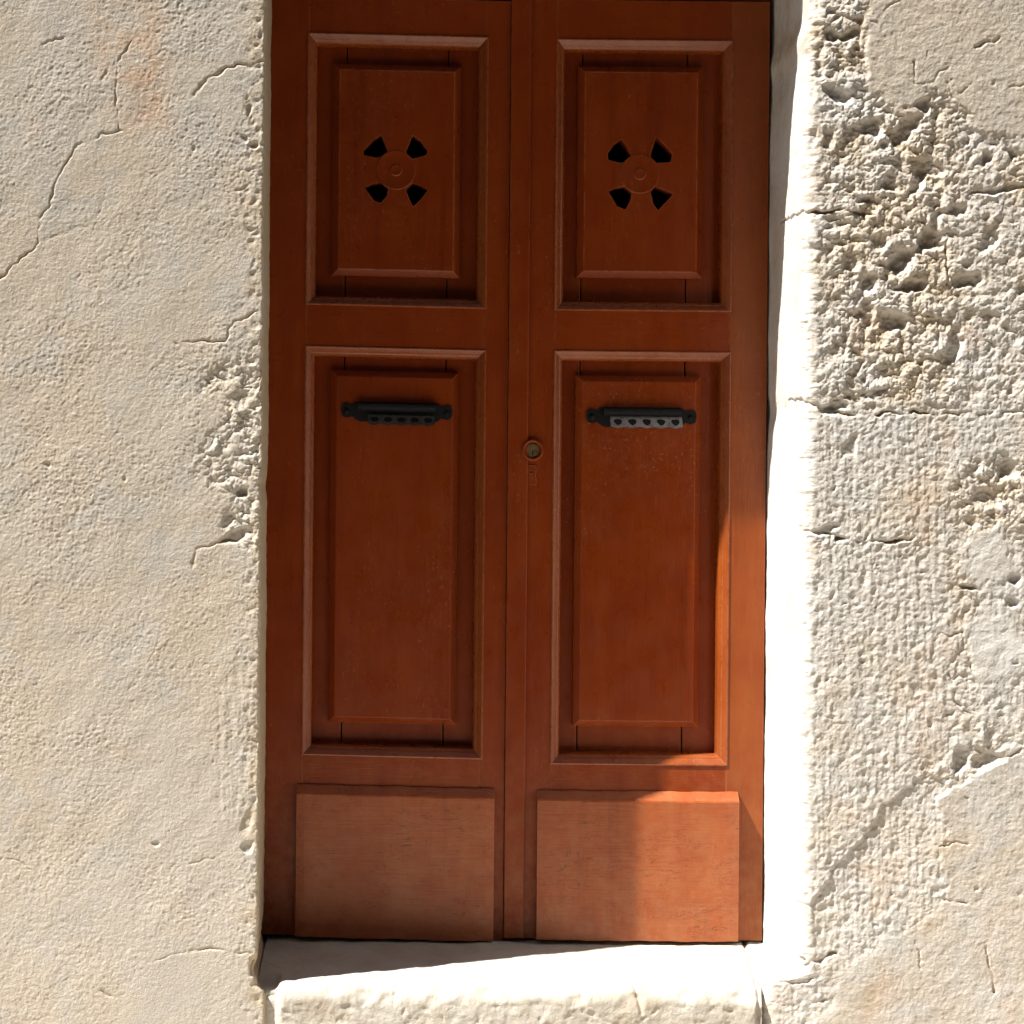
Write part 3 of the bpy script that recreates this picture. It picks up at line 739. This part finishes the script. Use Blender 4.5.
M_STRIP_SHADE = metal('shaded_strip_metal', (0.055, 0.055, 0.058), 0.45, 0.6)  # strip metal darkened: the shade on the left slot put into its colour

LL = dict(x0=265.0, x1=507.4, shear=0.9, label='left leaf of the red-brown double door, wholly in shade, without a lock',
          mx=(304.0, 485.5), mz=(34.0, 306.5, 347.0, 757.0), kick=(299.6, 497.6, 787.5), joint=(343.5, 446.5),
          fx=(330.5, 458.0), fz=((64.0, 276.0), (371.0, 723.5)), ros=(393.6, 169.6),
          petals=[[(378.5, 134.5), (371, 140), (361, 151), (361, 155.5), (374.5, 158), (380.5, 156), (385, 151)],
                  [(410, 134.5), (418, 140), (425, 149.5), (424, 154), (411, 158), (406, 156), (403.5, 151)],
                  [(362.5, 188), (370, 184), (379.5, 182), (386, 188.5), (384.5, 196), (379, 203), (372, 201)],
                  [(411, 182), (418, 184.5), (425.5, 189), (420, 197), (411, 206), (407, 198), (404, 189)]],
          slot=dict(x0=341, x1=452, q=402, strip=(0.24, 0.84), h=9, v=13.0, tilt=5, bright=False))
RL = dict(x0=508.4, x1=766.3, shear=0.1, label='right leaf of the red-brown double door, with lock cylinder and sunlit lower right corner',
          mx=(552.7, 730.5), mz=(37.0, 309.0, 348.5, 763.0), kick=(540.8, 742.6, 790.5), joint=(582.0, 688.0),
          fx=(575.7, 701.0), fz=((63.5, 275.5), (373.5, 724.8)), ros=(637.5, 171.4),
          petals=[[(619, 137), (612, 142), (605, 152), (606, 158), (618, 161), (624, 159), (628.5, 153)],
                  [(653.5, 134.5), (662, 142), (670, 152), (668, 159.5), (655, 160.5), (650, 158), (648, 153)],
                  [(606, 189.5), (614, 186), (622.5, 184), (630, 190.5), (628, 199), (623.5, 207.5), (615, 204)],
                  [(653, 184), (661, 187), (671, 191.5), (663, 200.5), (656, 208), (651, 201), (648.5, 190)]],
          slot=dict(x0=586, x1=696, q=405, strip=(0.21, 0.86), h=13, v=9.5, tilt=38, bright=True))
ll, lpart, lsh = leaf(LL)
rr, part, sh = leaf(RL)
# the drain notch in the left leaf's moulding is too small to matter; cover strip, lock and escutcheon of the right leaf
bm = bmesh.new(); box(bm, X(507.6), X(527.8), -0.0075, -0.0003, Z(FOOT_Q) + .001, Z(HEAD_Q) - .001, 0.0028, 3)
bm_obj('cover_strip', bm, M_PAINT_V, rr, False, sh)
bm = bmesh.new()
lx, lz = X(532.4), Z(448.8)
lathe(bm, lx, lz, [(0.0220, -0.0003), (0.0217, -0.0092), (0.0200, -0.0115), (0.0170, -0.0110), (0.0155, -0.0072), (0.0145, -0.0045), (0, -0.0045)], 40)
lk = bm_obj('lock_cylinder', bm, M_PAINT_V, rr, True, sh)
bm = bmesh.new()
lathe(bm, lx, lz, [(0.0142, -0.004), (0.0140, -0.0062), (0.0125, -0.007), (0, -0.007)], 32)
bm_obj('lock_core', bm, M_BRASS, lk, False, sh)
bm = bmesh.new(); box(bm, lx - .0012, lx + .0012, -0.0076, -0.0058, lz - .0095, lz - .001, 0.0003)
bm_obj('keyway', bm, M_IRON, lk, False, sh)
bm = bmesh.new()
ex, ez = X(531.6), Z(474)
hole = [(ex + 0.0028 * math.cos(t), ez + 0.006 + 0.0028 * math.sin(t)) for t in [2 * math.pi * j / 12 for j in range(12)]]
plate(bm, [(ex - .0095, ez - .020), (ex + .0095, ez - .020), (ex + .0105, ez - .012), (ex + .009, ez), (ex + .0105, ez + .012), (ex + .008, ez + .020), (ex - .008, ez + .020), (ex - .0105, ez + .012), (ex - .009, ez), (ex - .0105, ez - .012)], [hole], -0.0022, -0.0003)
box(bm, ex - .0015, ex + .0015, -0.0026, -0.002, ez - .010, ez + .004)
bm_obj('keyhole_escutcheon', bm, M_PAINT_V, rr, False, sh)

# wooden frame above and behind the leaves
fr = empty('door_frame', (X(516), 0.05, SZ))
tag(fr, 'dark red-brown timber frame closing the top of the doorway above both door leaves', 'door frame')
bm = bmesh.new(); box(bm, XL + 0.004, XR - 0.004, 0.006, 0.10, Z(-3.2), LINT_Z - 0.002, 0.003); bm_obj('head', bm, M_PAINT_H, fr)
bm = bmesh.new(); box(bm, XL + 0.008, X(276), 0.060, 0.12, SZ + 0.002, Z(-1.5), 0.002); bm_obj('post', M_PAINT_V and bm, M_PAINT_V, fr)
bm = bmesh.new(); box(bm, X(760), XR - 0.012, 0.060, 0.12, SZ + 0.002, Z(-1.5), 0.002); bm_obj('post', bm, M_DARK, fr)  # post in near-black: shade of the side gap put into its colour
